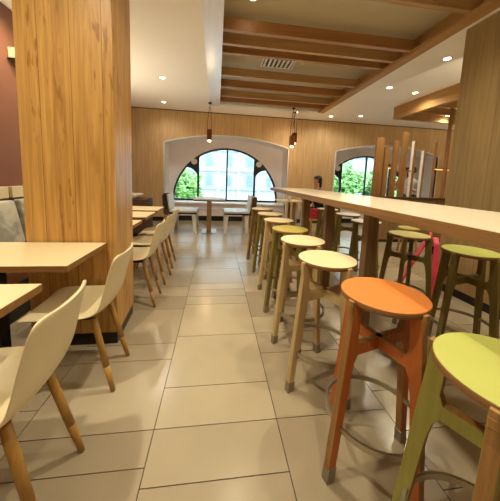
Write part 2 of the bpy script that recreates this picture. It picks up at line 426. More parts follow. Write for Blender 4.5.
# pillars
pl = MB(); pl.hexa([(-1.235, 1.80, .09), (-.675, 1.80, .09), (-.705, 2.24, .09), (-1.235, 2.24, .09), (-1.235, 1.80, CZ-.001), (-.675, 1.80, CZ-.001), (-.705, 2.24, CZ-.001), (-1.235, 2.24, CZ-.001)])
pb = MB(); pb.hexa([(-1.225, 1.81, 0), (-.685, 1.81, 0), (-.713, 2.232, 0), (-1.225, 2.232, 0), (-1.225, 1.81, .09), (-.685, 1.81, .09), (-.713, 2.232, .09), (-1.225, 2.232, .09)])
P1 = struct(pl.build('pillar', M['pillar'], None, .003)); pb.build('plinth', M['black'], P1)
pl = MB(); pl.box(2.65, 3.3, .3, 2.62, .09, CZ-.001); P2 = struct(pl.build('pillar', M['pillar_r'], None, .003))
pb = MB(); pb.box(2.66, 3.29, .31, 2.61, 0, .09); pb.build('plinth', M['black'], P2)

# ------------------------------------------------------------------ lights: downlights
M['lamp'] = plain('lamp_lens', (255, 236, 196), .3, var=0, emit=9)
def downlight(x, y, z, label, r=.042, power=38, group='recessed downlights', size=2.75, blend=.9):
    t = thing('downlight', label, 'downlight', (x, y, z), 0, group)
    a = MB(); a.lathe([(r, -.001), (r*1.38, -.004), (r*1.38, 0), (r, .002)], n=28); a.build('trim_ring', M['white'], t)
    e = MB(); e.lathe([(0, -.002), (r, -.002), (r, .0), (0, .0)], n=28); e.build('lens', M['lamp'], t)
    ld = bpy.data.lights.new('downlight_bulb', 'SPOT'); ld.energy = power; ld.color = (1, .885, .64); ld.spot_size = size; ld.spot_blend = blend
    ld.shadow_soft_size = .045
    if y > 4.5 and x < 4: ld.color = (1, .94, .84); ld.energy = power*.6
    lo = bpy.data.objects.new('bulb', ld); COL.objects.link(lo); lo.parent = t; lo.location = (0, 0, -.012)
    return t
DL = [(-.99, 4.82, CZ, 'left ceiling downlight nearer the camera, above the row of tables'),
      (-1.27, 6.35, CZ, 'left ceiling downlight farther back, close to the panelled wall'),
      (1.93, 6.36, CZ, 'small downlight in front of the back wall, between the hanging lamps and the coffer end'),
      (2.92, 6.50, CZ, 'small downlight close to the back wall, right of the coffer'),
      (3.60, 6.25, CZ, 'ceiling downlight third from the right pillar, near the back wall'),
      (2.99, 4.33, CZ, 'ceiling downlight beside the coffer edge, midway along the right ceiling'),
      (3.61, 4.46, CZ, 'ceiling downlight just left of the dropped wooden canopy'),
      (3.02, 3.22, CZ, 'ceiling downlight next to the right wooden pillar top'),
      (.33, 2.86, CU, 'round spotlight set between the beams at the near end of the coffer')]
for x, y, z, lb in DL: downlight(x, y, z, lb, .042 if z < 3 else .055, 24 if z < 3 else 14, size=2.75 if z < 3 else 1.5)
for x, y, z, lb, pw in [(.28, 1.62, CU, 'coffer spotlight above the aisle beside the first stools', 60), (1.5, .9, CU, 'added unseen coffer spotlight above the counter near the camera', 55),
      (-1.0, .75, CZ, 'ceiling downlight above the nearest left table', 70), (-1.9, 2.9, CZ, 'added unseen ceiling downlight behind the left pillar', 40),
      (.3, -.6, CU, 'added unseen coffer spotlight behind the camera above the aisle', 50), (1.75, 2.0, CU, 'added unseen coffer spotlight above the middle of the counter', 35), (-1.35, 3.2, CZ, 'added unseen ceiling downlight above the far left tables', 40),
      (5.2, 4.0, CZ, 'added unseen ceiling downlight beyond the divider', 45), (6.5, 1.5, CZ, 'added unseen ceiling downlight in the right hand room', 60)]:
    downlight(x, y, z, lb, .042, pw, size=2.75 if z < 3 else 2.2)  # all but the first-stool and nearest-table lamps are added unseen to brighten the room

# lamps added out of view, on hidden wall faces, to brighten the ceiling
M['shade'] = plain('fill_lamp_shade', (255, 232, 190), .4, var=0, emit=3)
def fill_lamp(x, y, nx, label, pw):
    t = thing('fill_lamp', label, 'lamp', (x, y, 1.62), 0, 'added fill lamps out of view')
    a = MB(); a.box(min(0, nx*.02), max(0, nx*.02), -.05, .05, -.08, .08); a.build('back_plate', M['steel'], t)
    a = MB(); a.lathe([(0, -.07), (.055, -.07), (.065, .07), (.058, .07), (.05, -.06), (0, -.06)], c=(nx*.09, 0, 0), n=24); a.build('shade', M['shade'], t)
    ld = bpy.data.lights.new('fill_bulb', 'SPOT'); ld.energy = pw; ld.color = (1, .885, .64); ld.spot_size = 2.9; ld.spot_blend = 1; ld.shadow_soft_size = .05
    lo = bpy.data.objects.new('bulb', ld); COL.objects.link(lo); lo.parent = t; lo.location = (nx*.16, 0, .08); lo.rotation_euler = (PI, nx*.35, 0)
for y, lb in ((3.9, 'added fill lamp on the left wall right behind the oak pillar'), (4.9, 'added fill lamp on the left wall above the far tables'), (-.6, 'added fill lamp on the left wall behind the camera')):
    fill_lamp(XL, y, 1, lb, 20)
fill_lamp(3.3, 1.9, 1, 'added fill lamp on the far side of the right oak pillar', 70)
fill_lamp(XRR, 4.5, -1, 'added fill lamp on the far right wall', 90)

# vents in the coffer ceiling
def vent(x0, x1, y0, y1, label):
    t = thing('air_vent', label, 'vent', ((x0+x1)/2, (y0+y1)/2, CU), 0, 'ceiling air vents')
    w2, d2 = (x1-x0)/2, (y1-y0)/2
    a = MB(); a.box(-w2, w2, -d2, d2, -.006, 0); a.build('backing', M['black'], t)
    a = MB(); a.box(-w2-.02, w2+.02, -d2-.02, -d2, -.014, 0); a.box(-w2-.02, w2+.02, d2, d2+.02, -.014, 0); a.box(-w2-.02, -w2, -d2, d2, -.014, 0); a.box(w2, w2+.02, -d2, d2, -.014, 0)
    a.build('frame', M['white'], t)
    for i in range(7):
        a = MB(); x = -w2 + 2*w2*(i+.5)/7; a.box(x-.017, x+.017, -d2, d2, -.018, -.006); a.build('fin', M['white'], t)
vent(.70, 1.20, 4.12, 4.43, 'larger white air vent between the dark and pale coffer beams')
vent(1.22, 1.72, 5.36, 5.52, 'smaller looking white air vent far back in the coffer')

# dropped wooden canopy on the right
t = thing('ceiling_canopy', 'dropped oak framed slatted canopy hanging from the right ceiling', 'canopy', (5.0, 3.6, CZ), math.radians(2))
a = MB(); a.box(-1.08, -.98, -2.0, 1.80, -.26, 0); a.box(.98, 1.08, -2.0, 1.80, -.26, 0); a.box(-.98, .98, 1.72, 1.80, -.26, 0); a.box(-.98, .98, -2.0, -1.9, -.26, 0); a.build('frame', M['trim_wood'], t, .004)
for i in range(7):
    a = MB(); y = -1.5 + .46*i; a.box(-.98, .98, y, y+.06, -.22, -.10); a.build('slat', M['beam_dark'], t)
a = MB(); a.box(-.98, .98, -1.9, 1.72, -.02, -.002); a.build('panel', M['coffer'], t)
downlight(5.1, 5.22, CZ-.13, 'warm downlight glowing inside the dropped oak canopy', .05, 16)

# ------------------------------------------------------------------ stools
def mk(rgb, name, **k): return plain(name, rgb, k.pop('rough', .42), var=k.pop('var', .03), scale=k.pop('scale', 9), **k)
LAM = dict(lime=mk((188, 192, 100), 'laminate_lime'), orange=mk((222, 134, 66), 'laminate_orange'), cream=mk((236, 214, 170), 'laminate_cream'),
           mustard=mk((188, 172, 84), 'laminate_mustard'), pale=mk((238, 226, 206), 'laminate_pale'), olive=mk((196, 186, 112), 'laminate_olive'))
LEG = dict(lime=wood('leg_lime', (166, 162, 82), (146, 140, 64), 'Z', .5, .5), orange=wood('leg_orange', (196, 112, 50), (170, 92, 38), 'Z', .5, .52),
           oak=M['ply_pale'], olive=wood('leg_olive', (142, 128, 62), (104, 90, 40), 'Z', .5, .5), drab=wood('leg_drab', (140, 118, 66), (104, 84, 44), 'Z', .5, .5))
SH = .775
def make_stool(seat, leg, edge, h=SH, rfoot=.218, rtop=.148, ringz=.235, top_r=.166):
    root = thing('bar_stool', 'x', 'stool')
    a = MB(); R = top_r; th = .024
    a.lathe([(0, -th, 1), (R-.002, -th, 1), (R, -th+.002, 1), (R, -.003, 1), (R-.0025, 0, 0), (0, 0, 0)], n=48)
    a.build('seat', [LAM[seat], M['ply_edge']], root, loc=(0, 0, h))
    lm = [LEG[leg], M[edge]]
    z1 = h - .014
    for k in range(4):
        a = MB(); ang = PI/2*k
        Rm = Matrix.Rotation(ang, 4, 'Z')
        def P(r, tt, z): return Rm @ Vector((r, tt, z))
        zf = .062
        def rad(z): return rfoot + (rtop - rfoot) * z / z1
        # board leg: broad faces tangential (+-t), narrow ply edges in/out; tapers to the foot
        def ring(z, wi, th_): r = rad(z); return [P(r-wi, -th_, z), P(r+.022, -th_, z), P(r+.022, th_, z), P(r-wi, th_, z)]
        zs = [(zf-.004, .016), (.45, .020), (h-.265, .026), (h-.235, .040), (h-.19, .040), (h-.16, .026), (h-.028, .024)]
        rings = [ring(z, wi, .015) for z, wi in zs]
        vs = [[a.bm.verts.new(p) for p in r] for r in rings]
        for A, B in zip(vs, vs[1:]):
            for i in range(4):
                f_ = a.bm.faces.new((A[i], A[(i+1) % 4], B[(i+1) % 4], B[i])); f_.material_index = 0 if i in (0, 2) else 1
        a.bm.faces.new(vs[0][::-1]); a.bm.faces.new(vs[-1])
        # tongue at the rim that clasps the seat edge
        r0 = R + .001; a.hexa([P(r0, -.013, h-.05), P(r0+.014, -.013, h-.05), P(r0+.014, .013, h-.05), P(r0, .013, h-.05), P(r0, -.013, h-.008), P(r0+.012, -.013, h-.008), P(r0+.012, .013, h-.008), P(r0, .013, h-.008)], 1)
        a.hexa([P(rad(h-.09)+.0, -.013, h-.09), P(rad(h-.09)+.022, -.013, h-.09), P(rad(h-.09)+.022, .013, h-.09), P(rad(h-.09), .013, h-.09), P(r0-.03, -.013, h-.026), P(r0+.014, -.013, h-.026), P(r0+.014, .013, h-.026), P(r0-.03, .013, h-.026)], 1)
        l = a.build('leg', lm, root, .002)
        c = MB(); q = [*ring(0, .018, .017), *ring(zf, .019, .0175)]; c.hexa(q)
        o = c.build('foot_cap', M['cap'], l, .002); 
    for k in range(2):
        a = MB(); Rm = Matrix.Rotation(PI/2*k, 4, 'Z'); zc = h-.213 + (.0 if k else .0)
        L_ = rtop + .02
        up = .012 if k else -.012
        a.box(-L_, L_, -.0145, .0145, zc-.024, zc+.024, 0, Rm)
        for f_ in a.bm.faces:
            if abs(f_.normal.z) > .5 or f_.calc_center_median().z > zc+.02: f_.material_index = 1
        a.build('crossbar', lm, root, .002)
    a = MB(); rr = rfoot + (rtop-rfoot)*ringz/z1 - .006; n = 48; w_, hh = .005, .011
    for i in range(n):
        a0, a1 = 2*PI*i/n, 2*PI*(i+1)/n
        q = [(rad_*math.cos(t_), rad_*math.sin(t_), z_) for z_ in (ringz-hh, ringz+hh) for t_, rad_ in ((a0, rr-w_), (a1, rr-w_), (a1, rr+w_), (a0, rr+w_))]
        a.hexa(q)
    bmesh.ops.remove_doubles(a.bm, verts=a.bm.verts[:], dist=1e-5)
    a.build('foot_ring', M['steel'], root)
    return root
PROTO = {}
def stool(seat, leg, edge, x, y, deg, label, group):
    k = (seat, leg, edge)
    if k not in PROTO: PROTO[k] = o = make_stool(*k)
    else: o = copy_tree(PROTO[k])
    o.location = (x, y, 0); o.rotation_euler = (0, 0, math.radians(deg)); tag(o, label, 'stool', group); return o
G1 = 'bar stools along the aisle side of the counter'; G2 = 'bar stools along the far side of the counter'
stool('lime', 'lime', 'ply_end', .735, .475, 28, 'lime green topped bar stool in the bottom right corner, closest to the camera', G1)
stool('orange', 'orange', 'ply_end', .695, .915, 16, 'bright orange bar stool, the only orange one', G1)
stool('cream', 'oak', 'ply_pale', .655, 1.37, 19, 'cream topped oak bar stool directly behind the orange stool', G1)
stool('cream', 'oak', 'ply_pale', .66, 1.815, 22, 'cream topped oak bar stool standing just in front of the mustard topped one', G1)
stool('mustard', 'olive', 'olive_edge', .685, 2.24, 18, 'mustard green topped bar stool in the aisle side row between cream topped ones', G1)
stool('cream', 'oak', 'ply_pale', .70, 2.74, 24, 'cream topped oak bar stool just behind the mustard topped one', G1)
stool('cream', 'olive', 'olive_edge', .71, 3.24, 20, 'cream topped bar stool with olive legs, second from far end of aisle row', G1)
stool('cream', 'drab', 'ply_end', .70, 3.78, 22, 'cream topped bar stool with dark legs at the far end of the aisle side row', G1)
stool('lime', 'olive', 'olive_edge', 1.80, 1.53, 12, 'lime topped bar stool with olive brown legs against the right wooden pillar', G2)
stool('olive', 'olive', 'olive_edge', 1.76, 2.06, 40, 'olive topped bar stool beside the pink folding stand', G2)
stool('pale', 'olive', 'olive_edge', 1.77, 2.76, 15, 'pale topped bar stool with olive legs seen behind the second counter post', G2)
stool('pale', 'olive', 'olive_edge', 1.87, 3.36, 20, 'pale topped bar stool across the counter, third from the right pillar side', G2)
stool('pale', 'olive', 'olive_edge', 1.83, 3.95, 25, 'pale topped bar stool across the counter, next to the farthest one', G2)
stool('pale', 'olive', 'olive_edge', 2.2, 4.55, 10, 'pale topped bar stool farthest away across the counter', G2)

# ------------------------------------------------------------------ bar counter
t = thing('bar_counter', 'long cream topped bar counter with oak edge standing on wooden posts', 'counter', (1.245, 1.9, 0), math.radians(-1.2))
a = MB(); a.box(-.36, .36, -2.6, 2.45, 1.035, 1.085, 1); a.box(-.358, .358, -2.598, 2.448, 1.085, 1.0865, 0)
a.build('countertop', [M['counter'], M['edge']], t, .002)
for y in (-2.4, -.03, .77, 1.57):
    a = MB(); a.box(-.045, .045, y-.04, y+.04, 0, 1.035); a.build('leg', M['post'], t, .003)
a = MB(); a.box(-.03, .03, -2.3, 2.3, .985, 1.035); a.build('rail', M['post'], t)

# ------------------------------------------------------------------ shell chairs
def make_chair():
    root = thing('shell_chair', 'x', 'chair')
    # profile: (forward = -x) x, z, half width, side lift, side wrap, along the seat and up the back
    prof = [(-.205, .446, .165, .004, 0), (-.195, .459, .195, .008, 0), (-.15, .463, .206, .014, 0), (-.07, .455, .212, .020, 0), (.02, .446, .213, .026, 0), (.11, .446, .210, .030, .003),
            (.170, .462, .205, .024, .012), (.205, .50, .200, .012, .022), (.226, .56, .195, .004, .030), (.244, .63, .191, .002, .032), (.260, .695, .188, .002, .032), (.272, .742, .184, .002, .030), (.279, .768, .175, .001, .029), (.282, .779, .162, 0, .028), (.2835, .784, .135, 0, .027)]
    a = MB(); n = 14; grid = []
    for x, z, hw, lift, wrap in prof:
        row = []
        for j in range(n+1):
            u = -1 + 2*j/n
            row.append(a.bm.verts.new((x - wrap*abs(u)**2.2, u*hw, z + lift*abs(u)**2.5)))
        grid.append(row)
    for A, B in zip(grid, grid[1:]):
        for j in range(n):
            a.bm.faces.new((A[j], A[j+1], B[j+1], B[j])).smooth = True
    o = a.build('shell', M['shell'], root)
    md = o.modifiers.new('thick', 'SOLIDIFY'); md.thickness = .012; md.offset = 0
    sb = o.modifiers.new('smooth', 'SUBSURF'); sb.levels = 1; sb.render_levels = 2
    a = MB(); a.box(-.12, .12, -.12, .12, .418, .434); a.build('seat_plate', M['black'], root, .004)
    for sx in (-1, 1):
        for s2 in (-1, 1):
            a = MB(); top = Vector((sx*.125, s2*.115, .425)); ft = Vector((sx*.225, s2*.145, 0))
            a.cone(ft, ft.lerp(top, .35), .0115, .0165, 14); a.cone(ft.lerp(top, .35), top, .0165, .017, 14)
            a.build('leg', M['oak_leg'], root)
    return root
ch0 = make_chair(); first = True
GC = 'cream shell chairs at the left tables'
for x, y, dg, lb in [(-.775, .905, 4, 'cream shell chair with oak legs in the bottom left, closest to the camera'),
                 (-.785, 1.515, 3, 'cream shell chair tucked at the table in front of the left oak pillar'),
                 (-.775, 2.455, 2, 'cream shell chair, first one beyond the left oak pillar'),
                 (-.77, 2.97, -2, 'cream shell chair, middle of the three beyond the left oak pillar'),
                 (-.785, 3.48, 1, 'cream shell chair, farthest of the three beyond the left oak pillar')]:
    o = ch0 if first else copy_tree(ch0); first = False
    o.location = (x, y, 0); o.rotation_euler = (0, 0, math.radians(dg)); tag(o, lb, 'chair', GC)

# ------------------------------------------------------------------ left tables
def make_table(w_, d_, base='black'):
    root = thing('cafe_table', 'x', 'table')
    a = MB(); a.box(-w_/2, w_/2, -d_/2, d_/2, .718, .748, 1); a.box(-w_/2+.0005, w_/2-.0005, -d_/2+.0005, d_/2-.0005, .748, .75, 0)
    a.build('table_top', [M['top'], M['edge_x']], root)
    a = MB(); a.box(-.215, -.145, -.035, .035, .014, .718); a.build('pedestal', M[base], root)
    a = MB(); a.box(-.29, -.05, -.12, .12, 0, .014); a.build('base_plate', M[base], root, .003)
    return root
tb = make_table(.66, .46)
GT = 'small cafe tables along the left wall'; first = True
for x, y, lb in [(-1.045, .885, 'cream cafe table at the left edge, closest to the camera'), (-1.065, 1.56, 'cream cafe table pushed against the front of the left oak pillar'),
                 (-1.09, 2.48, 'cream cafe table, first one just beyond the left oak pillar'), (-1.10, 3.12, 'cream cafe table, middle one beyond the left oak pillar'), (-1.11, 3.70, 'cream cafe table, farthest one beyond the left oak pillar')]:
    o = tb if first else copy_tree(tb); first = False
    o.location = (x, y, 0); tag(o, lb, 'table', GT)

# banquettes along the left wall
def marble(name):
    m, nt, N, L, b = nodes(name)
    tc = N.new('ShaderNodeTexCoord'); nz = N.new('ShaderNodeTexNoise'); nz.inputs['Scale'].default_value = 7; nz.inputs['Detail'].default_value = 5; nz.inputs['Distortion'].default_value = .8
    L.new(tc.outputs['Object'], nz.inputs['Vector']); r = N.new('ShaderNodeValToRGB'); e = r.color_ramp.elements
    e[0].position = .35; e[0].color = lin((150, 150, 138)); e[1].position = .65; e[1].color = lin((200, 197, 180))
    L.new(nz.outputs['Fac'], r.inputs['Fac']); L.new(r.outputs['Color'], b.inputs['Base Color']); b.inputs['Roughness'].default_value = .6; return m
M['marble'] = marble('mottled_grey_upholstery'); M['leather'] = plain('brown_leather', (134, 86, 52), .5, var=.08); M['darkbrown'] = plain('dark_brown_panel', (78, 56, 34), .5, var=.08)
def banquette(y0, y1, label, seam):
    t = thing('banquette', label, 'bench', (XL+.03, y0, 0), 0, 'wall benches on the left')
    L_ = y1-y0
    a = MB(); a.box(0, .62, 0, L_, 0, .30); a.build('base', M['black'], t)
    a = MB(); a.box(.02, .64, .005, L_-.005, .30, .45); a.build('seat_cushion', M['leather'], t, .03)
    e = [0] + seam + [L_]
    for p, q in zip(e, e[1:]):
        a = MB(); a.hexa([(.03, p+.008, .45), (.20, p+.008, .45), (.20, q-.008, .45), (.03, q-.008, .45), (.03, p+.008, .90), (.11, p+.008, .90), (.11, q-.008, .90), (.03, q-.008, .90)])
        a.build('back_cushion', M['marble'], t, .02)
    a = MB(); a.box(0, .05, 0, L_, .92, 1.04); a.build('tile_ledge', M['cream_tile'], t, .003)
banquette(-.4, 2.95, 'wall bench with mottled grey back and cream tiled ledge left of the pillar', [.75, 1.5, 2.25, 2.98])
banquette(3.0, 4.3, 'wall bench with mottled grey back beyond the left oak pillar', [.65])

# projecting sign box on the left wall
t = thing('wall_light_box', 'small cream box light fixed high on the red brown left wall', 'light', (XL, 3.3, 2.46))
a = MB(); a.box(0, .07, -.13, .26, -.055, .055); a.build('housing', M['cream_tile'], t, .006)
a = MB(); a.box(0, .075, -.14, .27, -.075, -.056); a.build('base', M['black'], t)

# brown service counter far left
t = thing('side_cabinet', 'dark brown cabinet with pale top by the far left wall', 'cabinet', (-1.85, 5.35, 0))
a = MB(); a.box(-.26, .5, -.25, .25, .08, .74); a.build('body', M['darkbrown'], t, .004)
a = MB(); a.box(-.22, .46, -.21, .21, 0, .08); a.build('plinth', M['black'], t)
a = MB(); a.box(-.28, .30, -.27, .27, .80, .83); a.box(-.2, .2, -.2, .2, .74, .80); a.build('top', M['top'], t, .003)

# ------------------------------------------------------------------ window benches and table
M['seat_grey'] = plain('pale_seat_pad', (206, 206, 198), .5, var=.03)
M['brownpad'] = plain('brown_back_pad', (92, 62, 42), .5, var=.06)
def bench(x0, sgn, label):
    """sgn +1: backrest on the left, seat to the right"""
    t = thing('window_bench', label, 'bench', (x0, 5.42, 0), 0, 'benches at the big window')
    X = lambda u: sgn*u
    def bx(mb, u0, u1, y0, y1, z0, z1, mi=0): a_, b_ = sorted((X(u0), X(u1))); mb.box(a_, b_, y0, y1, z0, z1, mi)
    a = MB(); bx(a, 0, .56, .0, .66, .455, .495); a.build('seat', M['seat_grey'], t, .006)
    a = MB(); bx(a, .0, .55, .01, .65, .42, .455); a.build('seat_frame', M['black'], t)
    for u in (.06, .50):
        for y in (.03, .60):
            a = MB(); d = .05 if u > .3 else -.02
            p = [(X(u-.03+d*.6), y, 0), (X(u+.03+d*.6), y, 0), (X(u+.03+d*.6), y+.05, 0), (X(u-.03+d*.6), y+.05, 0), (X(u-.045), y, .42), (X(u+.045), y, .42), (X(u+.045), y+.05, .42), (X(u-.045), y+.05, .42)]
            a.hexa(p); a.build('leg', M['white'], t)
    a = MB(); a.hexa([(X(-.12), 0, .40), (X(-.02), 0, .40), (X(-.02), .66, .40), (X(-.12), .66, .40), (X(-.16), 0, .82), (X(-.07), 0, .82), (X(-.07), .66, .82), (X(-.16), .66, .82)])
    a.build('backrest', M['brownpad'], t, .015)
    a = MB(); a.hexa([(X(-.018), .02, .50), (X(.012), .02, .50), (X(.012), .64, .50), (X(-.018), .64, .50), (X(-.066), .02, .83), (X(-.03), .02, .83), (X(-.03), .64, .83), (X(-.066), .64, .83)])
    a.build('back_pad', M['seat_grey'], t, .008)
    a = MB(); bx(a, -.12, -.05, .0, .05, 0, .40); bx(a, -.12, -.05, .61, .66, 0, .40); a.build('back_post', M['oak'], t)
bench(-.97, 1, 'pale seated bench on the left side of the small window table')
bench(.73, -1, 'pale seated bench on the right side of the small window table')
t = thing('window_table', 'small table on a single brown post between the two window benches', 'table', (-.15, 5.52, 0))
a = MB(); a.box(-.34, .34, -.02, .62, .72, .745); a.build('table_top', [M['seat_grey']], t, .003)
a = MB(); a.box(-.335, .335, -.015, .615, .70, .72); a.build('apron', M['darkbrown'], t)
a = MB(); a.box(-.05, .05, -.01, .06, .012, .70); a.build('post', M['post'], t)
a = MB(); a.box(-.16, .16, -.05, .4, 0, .012); a.build('base_plate', M['cap'], t)
# jacket over the left bench back
M['coat'] = plain('dark_cloth', (30, 28, 30), .8, var=.2)
a = MB(); a.hexa([(-1.085, 5.395, .52), (-1.01, 5.395, .52), (-1.01, 5.413, .52), (-1.085, 5.413, .52), (-1.10, 5.395, .83), (-1.03, 5.395, .83), (-1.03, 5.413, .83), (-1.10, 5.413, .83)])
a.hexa([(-1.10, 5.395, .832), (-1.03, 5.395, .832), (-1.03, 5.60, .832), (-1.10, 5.60, .832), (-1.10, 5.395, .848), (-1.03, 5.395, .848), (-1.03, 5.60, .848), (-1.10, 5.60, .848)])
j = a.build('jacket', M['coat'], None, .012); tag(j, 'dark jacket hung over the back of the left window bench', 'jacket')

# ------------------------------------------------------------------ hanging lamps
M['cord'] = plain('brown_cord', (86, 48, 28), .6); M['lampwood'] = wood('lamp_wood', (128, 64, 30), (92, 42, 18), 'Z', .5, .5)
M['copper'] = plain('copper_rod', (176, 116, 70), .35, .6)
M['bulb'] = plain('warm_bulb', (255, 214, 160), .3, var=0, emit=4)
def pendant(x, y, zb, label, mat, ztop=CZ, blk=.24, w_=.055):
    t = thing('pendant_lamp', label, 'lamp', (x, y, zb), 0, 'hanging wooden lamps')
    hh = ztop - zb
    a = MB(); a.box(-w_, w_, -w_, w_, .04, .04+blk); a.build('block', mat, t, .004)
    a = MB(); a.lathe([(0, 0), (.03, .006), (.042, .03), (.03, .045), (0, .05)], n=16); a.build('bulb', M['bulb'], t)
    a = MB(); zt = hh-.10
    for sx in (-1, 1):
        a.tube([(sx*w_*.85, 0, .04+blk), (sx*w_*.8, 0, (.04+blk)*.6+zt*.4), (sx*.012, 0, zt)], .006, 6)
    a.tube([(0, 0, zt-.01), (0, 0, hh)], .006, 6); a.build('cord', M['cord'], t)
    a = MB(); a.lathe([(0, hh-.03), (.035, hh-.03), (.035, hh), (0, hh)], n=16); a.build('ceiling_cap', M['black'], t)
    ld = bpy.data.lights.new('pendant_bulb', 'POINT'); ld.energy = 3; ld.color = (1, .7, .4); ld.shadow_soft_size = .04
    lo = bpy.data.objects.new('lamp_glow', ld); COL.objects.link(lo); lo.parent = t; lo.location = (0, 0, -.05)
pendant(-.195, 6.05, 2.03, 'single hanging wooden block lamp in front of the big arched window', M['lampwood'], CZ-.012)
pendant(1.76, 6.0, 2.0, 'left of the paired hanging lamps, pale copper wooden block', M['copper'])
pendant(1.90, 6.3, 2.12, 'right of the paired hanging lamps, dark red brown block', M['lampwood'])

# ------------------------------------------------------------------ slatted divider
YD = 4.85
t = thing('slat_divider', 'low oak divider topped by upright wooden slats of different heights', 'divider', (3.1, YD, 0))
a = MB(); a.box(.05, 3.2, -.05, .07, .06, .93); a.build('base_panel', M['post'], t, .003)
a = MB(); a.box(.02, 3.22, -.09, .11, .93, .965); a.build('top_rail', M['darkbrown'], t, .004)
a = MB(); a.box(.08, 3.18, -.04, .06, 0, .06); a.build('plinth', M['black'], t)
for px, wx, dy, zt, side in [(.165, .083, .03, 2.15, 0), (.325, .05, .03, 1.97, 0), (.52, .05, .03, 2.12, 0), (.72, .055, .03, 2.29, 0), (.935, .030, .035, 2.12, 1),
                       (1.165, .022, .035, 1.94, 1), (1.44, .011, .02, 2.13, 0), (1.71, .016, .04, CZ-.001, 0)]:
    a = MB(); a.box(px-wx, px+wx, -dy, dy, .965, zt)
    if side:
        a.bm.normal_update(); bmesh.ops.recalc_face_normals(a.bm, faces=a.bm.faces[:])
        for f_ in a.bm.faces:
            if f_.normal.x < -.5: f_.material_index = 1  # left faces coloured white for the window light they reflect
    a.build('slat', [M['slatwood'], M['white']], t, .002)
M['tube'] = plain('lit_strip', (255, 180, 90), .3, var=0, emit=1.3)
for x0, x1, z in ((.25, .56, 1.56), (1.50, 1.90, 1.58)):
    a = MB(); a.box(x0, x1, .035, .085, z, z+.03); c_b = a.build('cross_bar', M['slatwood'], t)
    a = MB(); a.box(x0+.02, x1-.02, .05, .075, z-.012, z); a.build('lamp_strip', M['tube'], c_b)
a = MB(); a.box(.74, .93, -.012, .012, 1.50, 1.525); a.build('cross_bar', M['slatwood'], t)

# ------------------------------------------------------------------ pink folding stand
M['pink'] = plain('pink_plastic', (226, 70, 96), .35, var=.04)
t = thing('folding_stand', 'pink folding A-frame stand with rounded top on the floor behind the orange stool', 'sign', (2.27, 2.36, 0), math.radians(-38))
def aframe(sgn):
    a = MB(); n = 12; w_ = .15
    prof = [(-w_, 0)] + [(-w_*.62*math.cos(PI*i/n), .60+.08*math.sin(PI*i/n)) for i in range(n+1)] + [(w_, 0)]
    q = []
    for y, z in prof:
        xx = (.02 + .03*(1-z/.68)) if sgn > 0 else -(.27*(1-z/.68) + .008); q.append((xx, y, z))
    A = [a.bm.verts.new(p) for p in q]; B = [a.bm.verts.new((p[0]+(.05 if sgn > 0 else -.02), p[1], p[2])) for p in q]; m = len(q)
    a.bm.faces.new(A); a.bm.faces.new(B[::-1])
    for i in range(m): a.bm.faces.new((A[i], A[(i+1) % m], B[(i+1) % m], B[i]))
    return a
for s in (-1, 1): o = aframe(s).build('panel', M['pink'], t, .003)
a = MB(); a.tube([(-.012, -.06, .60), (-.012, -.05, .68), (0, -.03, .715), (0, .03, .715), (.012, .05, .68), (.012, .06, .60)], .014, 8); a.build('handle', M['pink'], t)
a = MB(); a.box(-.03, .03, -.10, -.05, .52, .60); a.build('latch', M['black'], t, .004)

# ------------------------------------------------------------------ end table, cup, low stools, bag
t = thing('end_table', 'small square table beyond the far end of the bar counter', 'table', (1.75, 5.5, 0))
a = MB(); a.box(-.36, .24, -.1, .45, .735, .76); a.build('table_top', M['top'], t, .003)
a = MB(); a.box(-.04, .02, -.05, .01, 0, .735); a.build('leg', M['post'], t)
a = MB(); a.box(.16, .20, -.05, .0, 0, .735); a.build('leg', M['white'], t)
a = MB(); a.box(-.03, .02, .36, .41, 0, .735); a.build('leg', M['post'], t)
a = MB(); a.box(.16, .20, .36, .41, 0, .735); a.build('leg', M['white'], t)
a = MB(); a.lathe([(0, 0), (.03, 0), (.04, .10), (.036, .10), (.027, .006), (0, .006)], n=20)
cup = a.build('paper_cup', M['white']); cup.location = (1.63, 5.5, .76); tag(cup, 'white paper cup on the small table beyond the counter end', 'cup')
def low_stool(x, y, label):
    t = thing('low_stool', label, 'stool', (x, y, 0), math.radians(20), 'low stools across the room')
    a = MB(); a.lathe([(0, .45), (.165, .45), (.168, .462), (.165, .48), (0, .48)], n=32); a.build('seat', LAM['olive'], t)
    for k in range(4):
        an = PI/2*k; a = MB(); a.cone((.17*math.cos(an), .17*math.sin(an), 0), (.12*math.cos(an), .12*math.sin(an), .45), .014, .02, 10); a.build('leg', M['oak'], t)
low_stool(3.38, 3.98, 'low round stool with pale seat in front of the slatted divider')

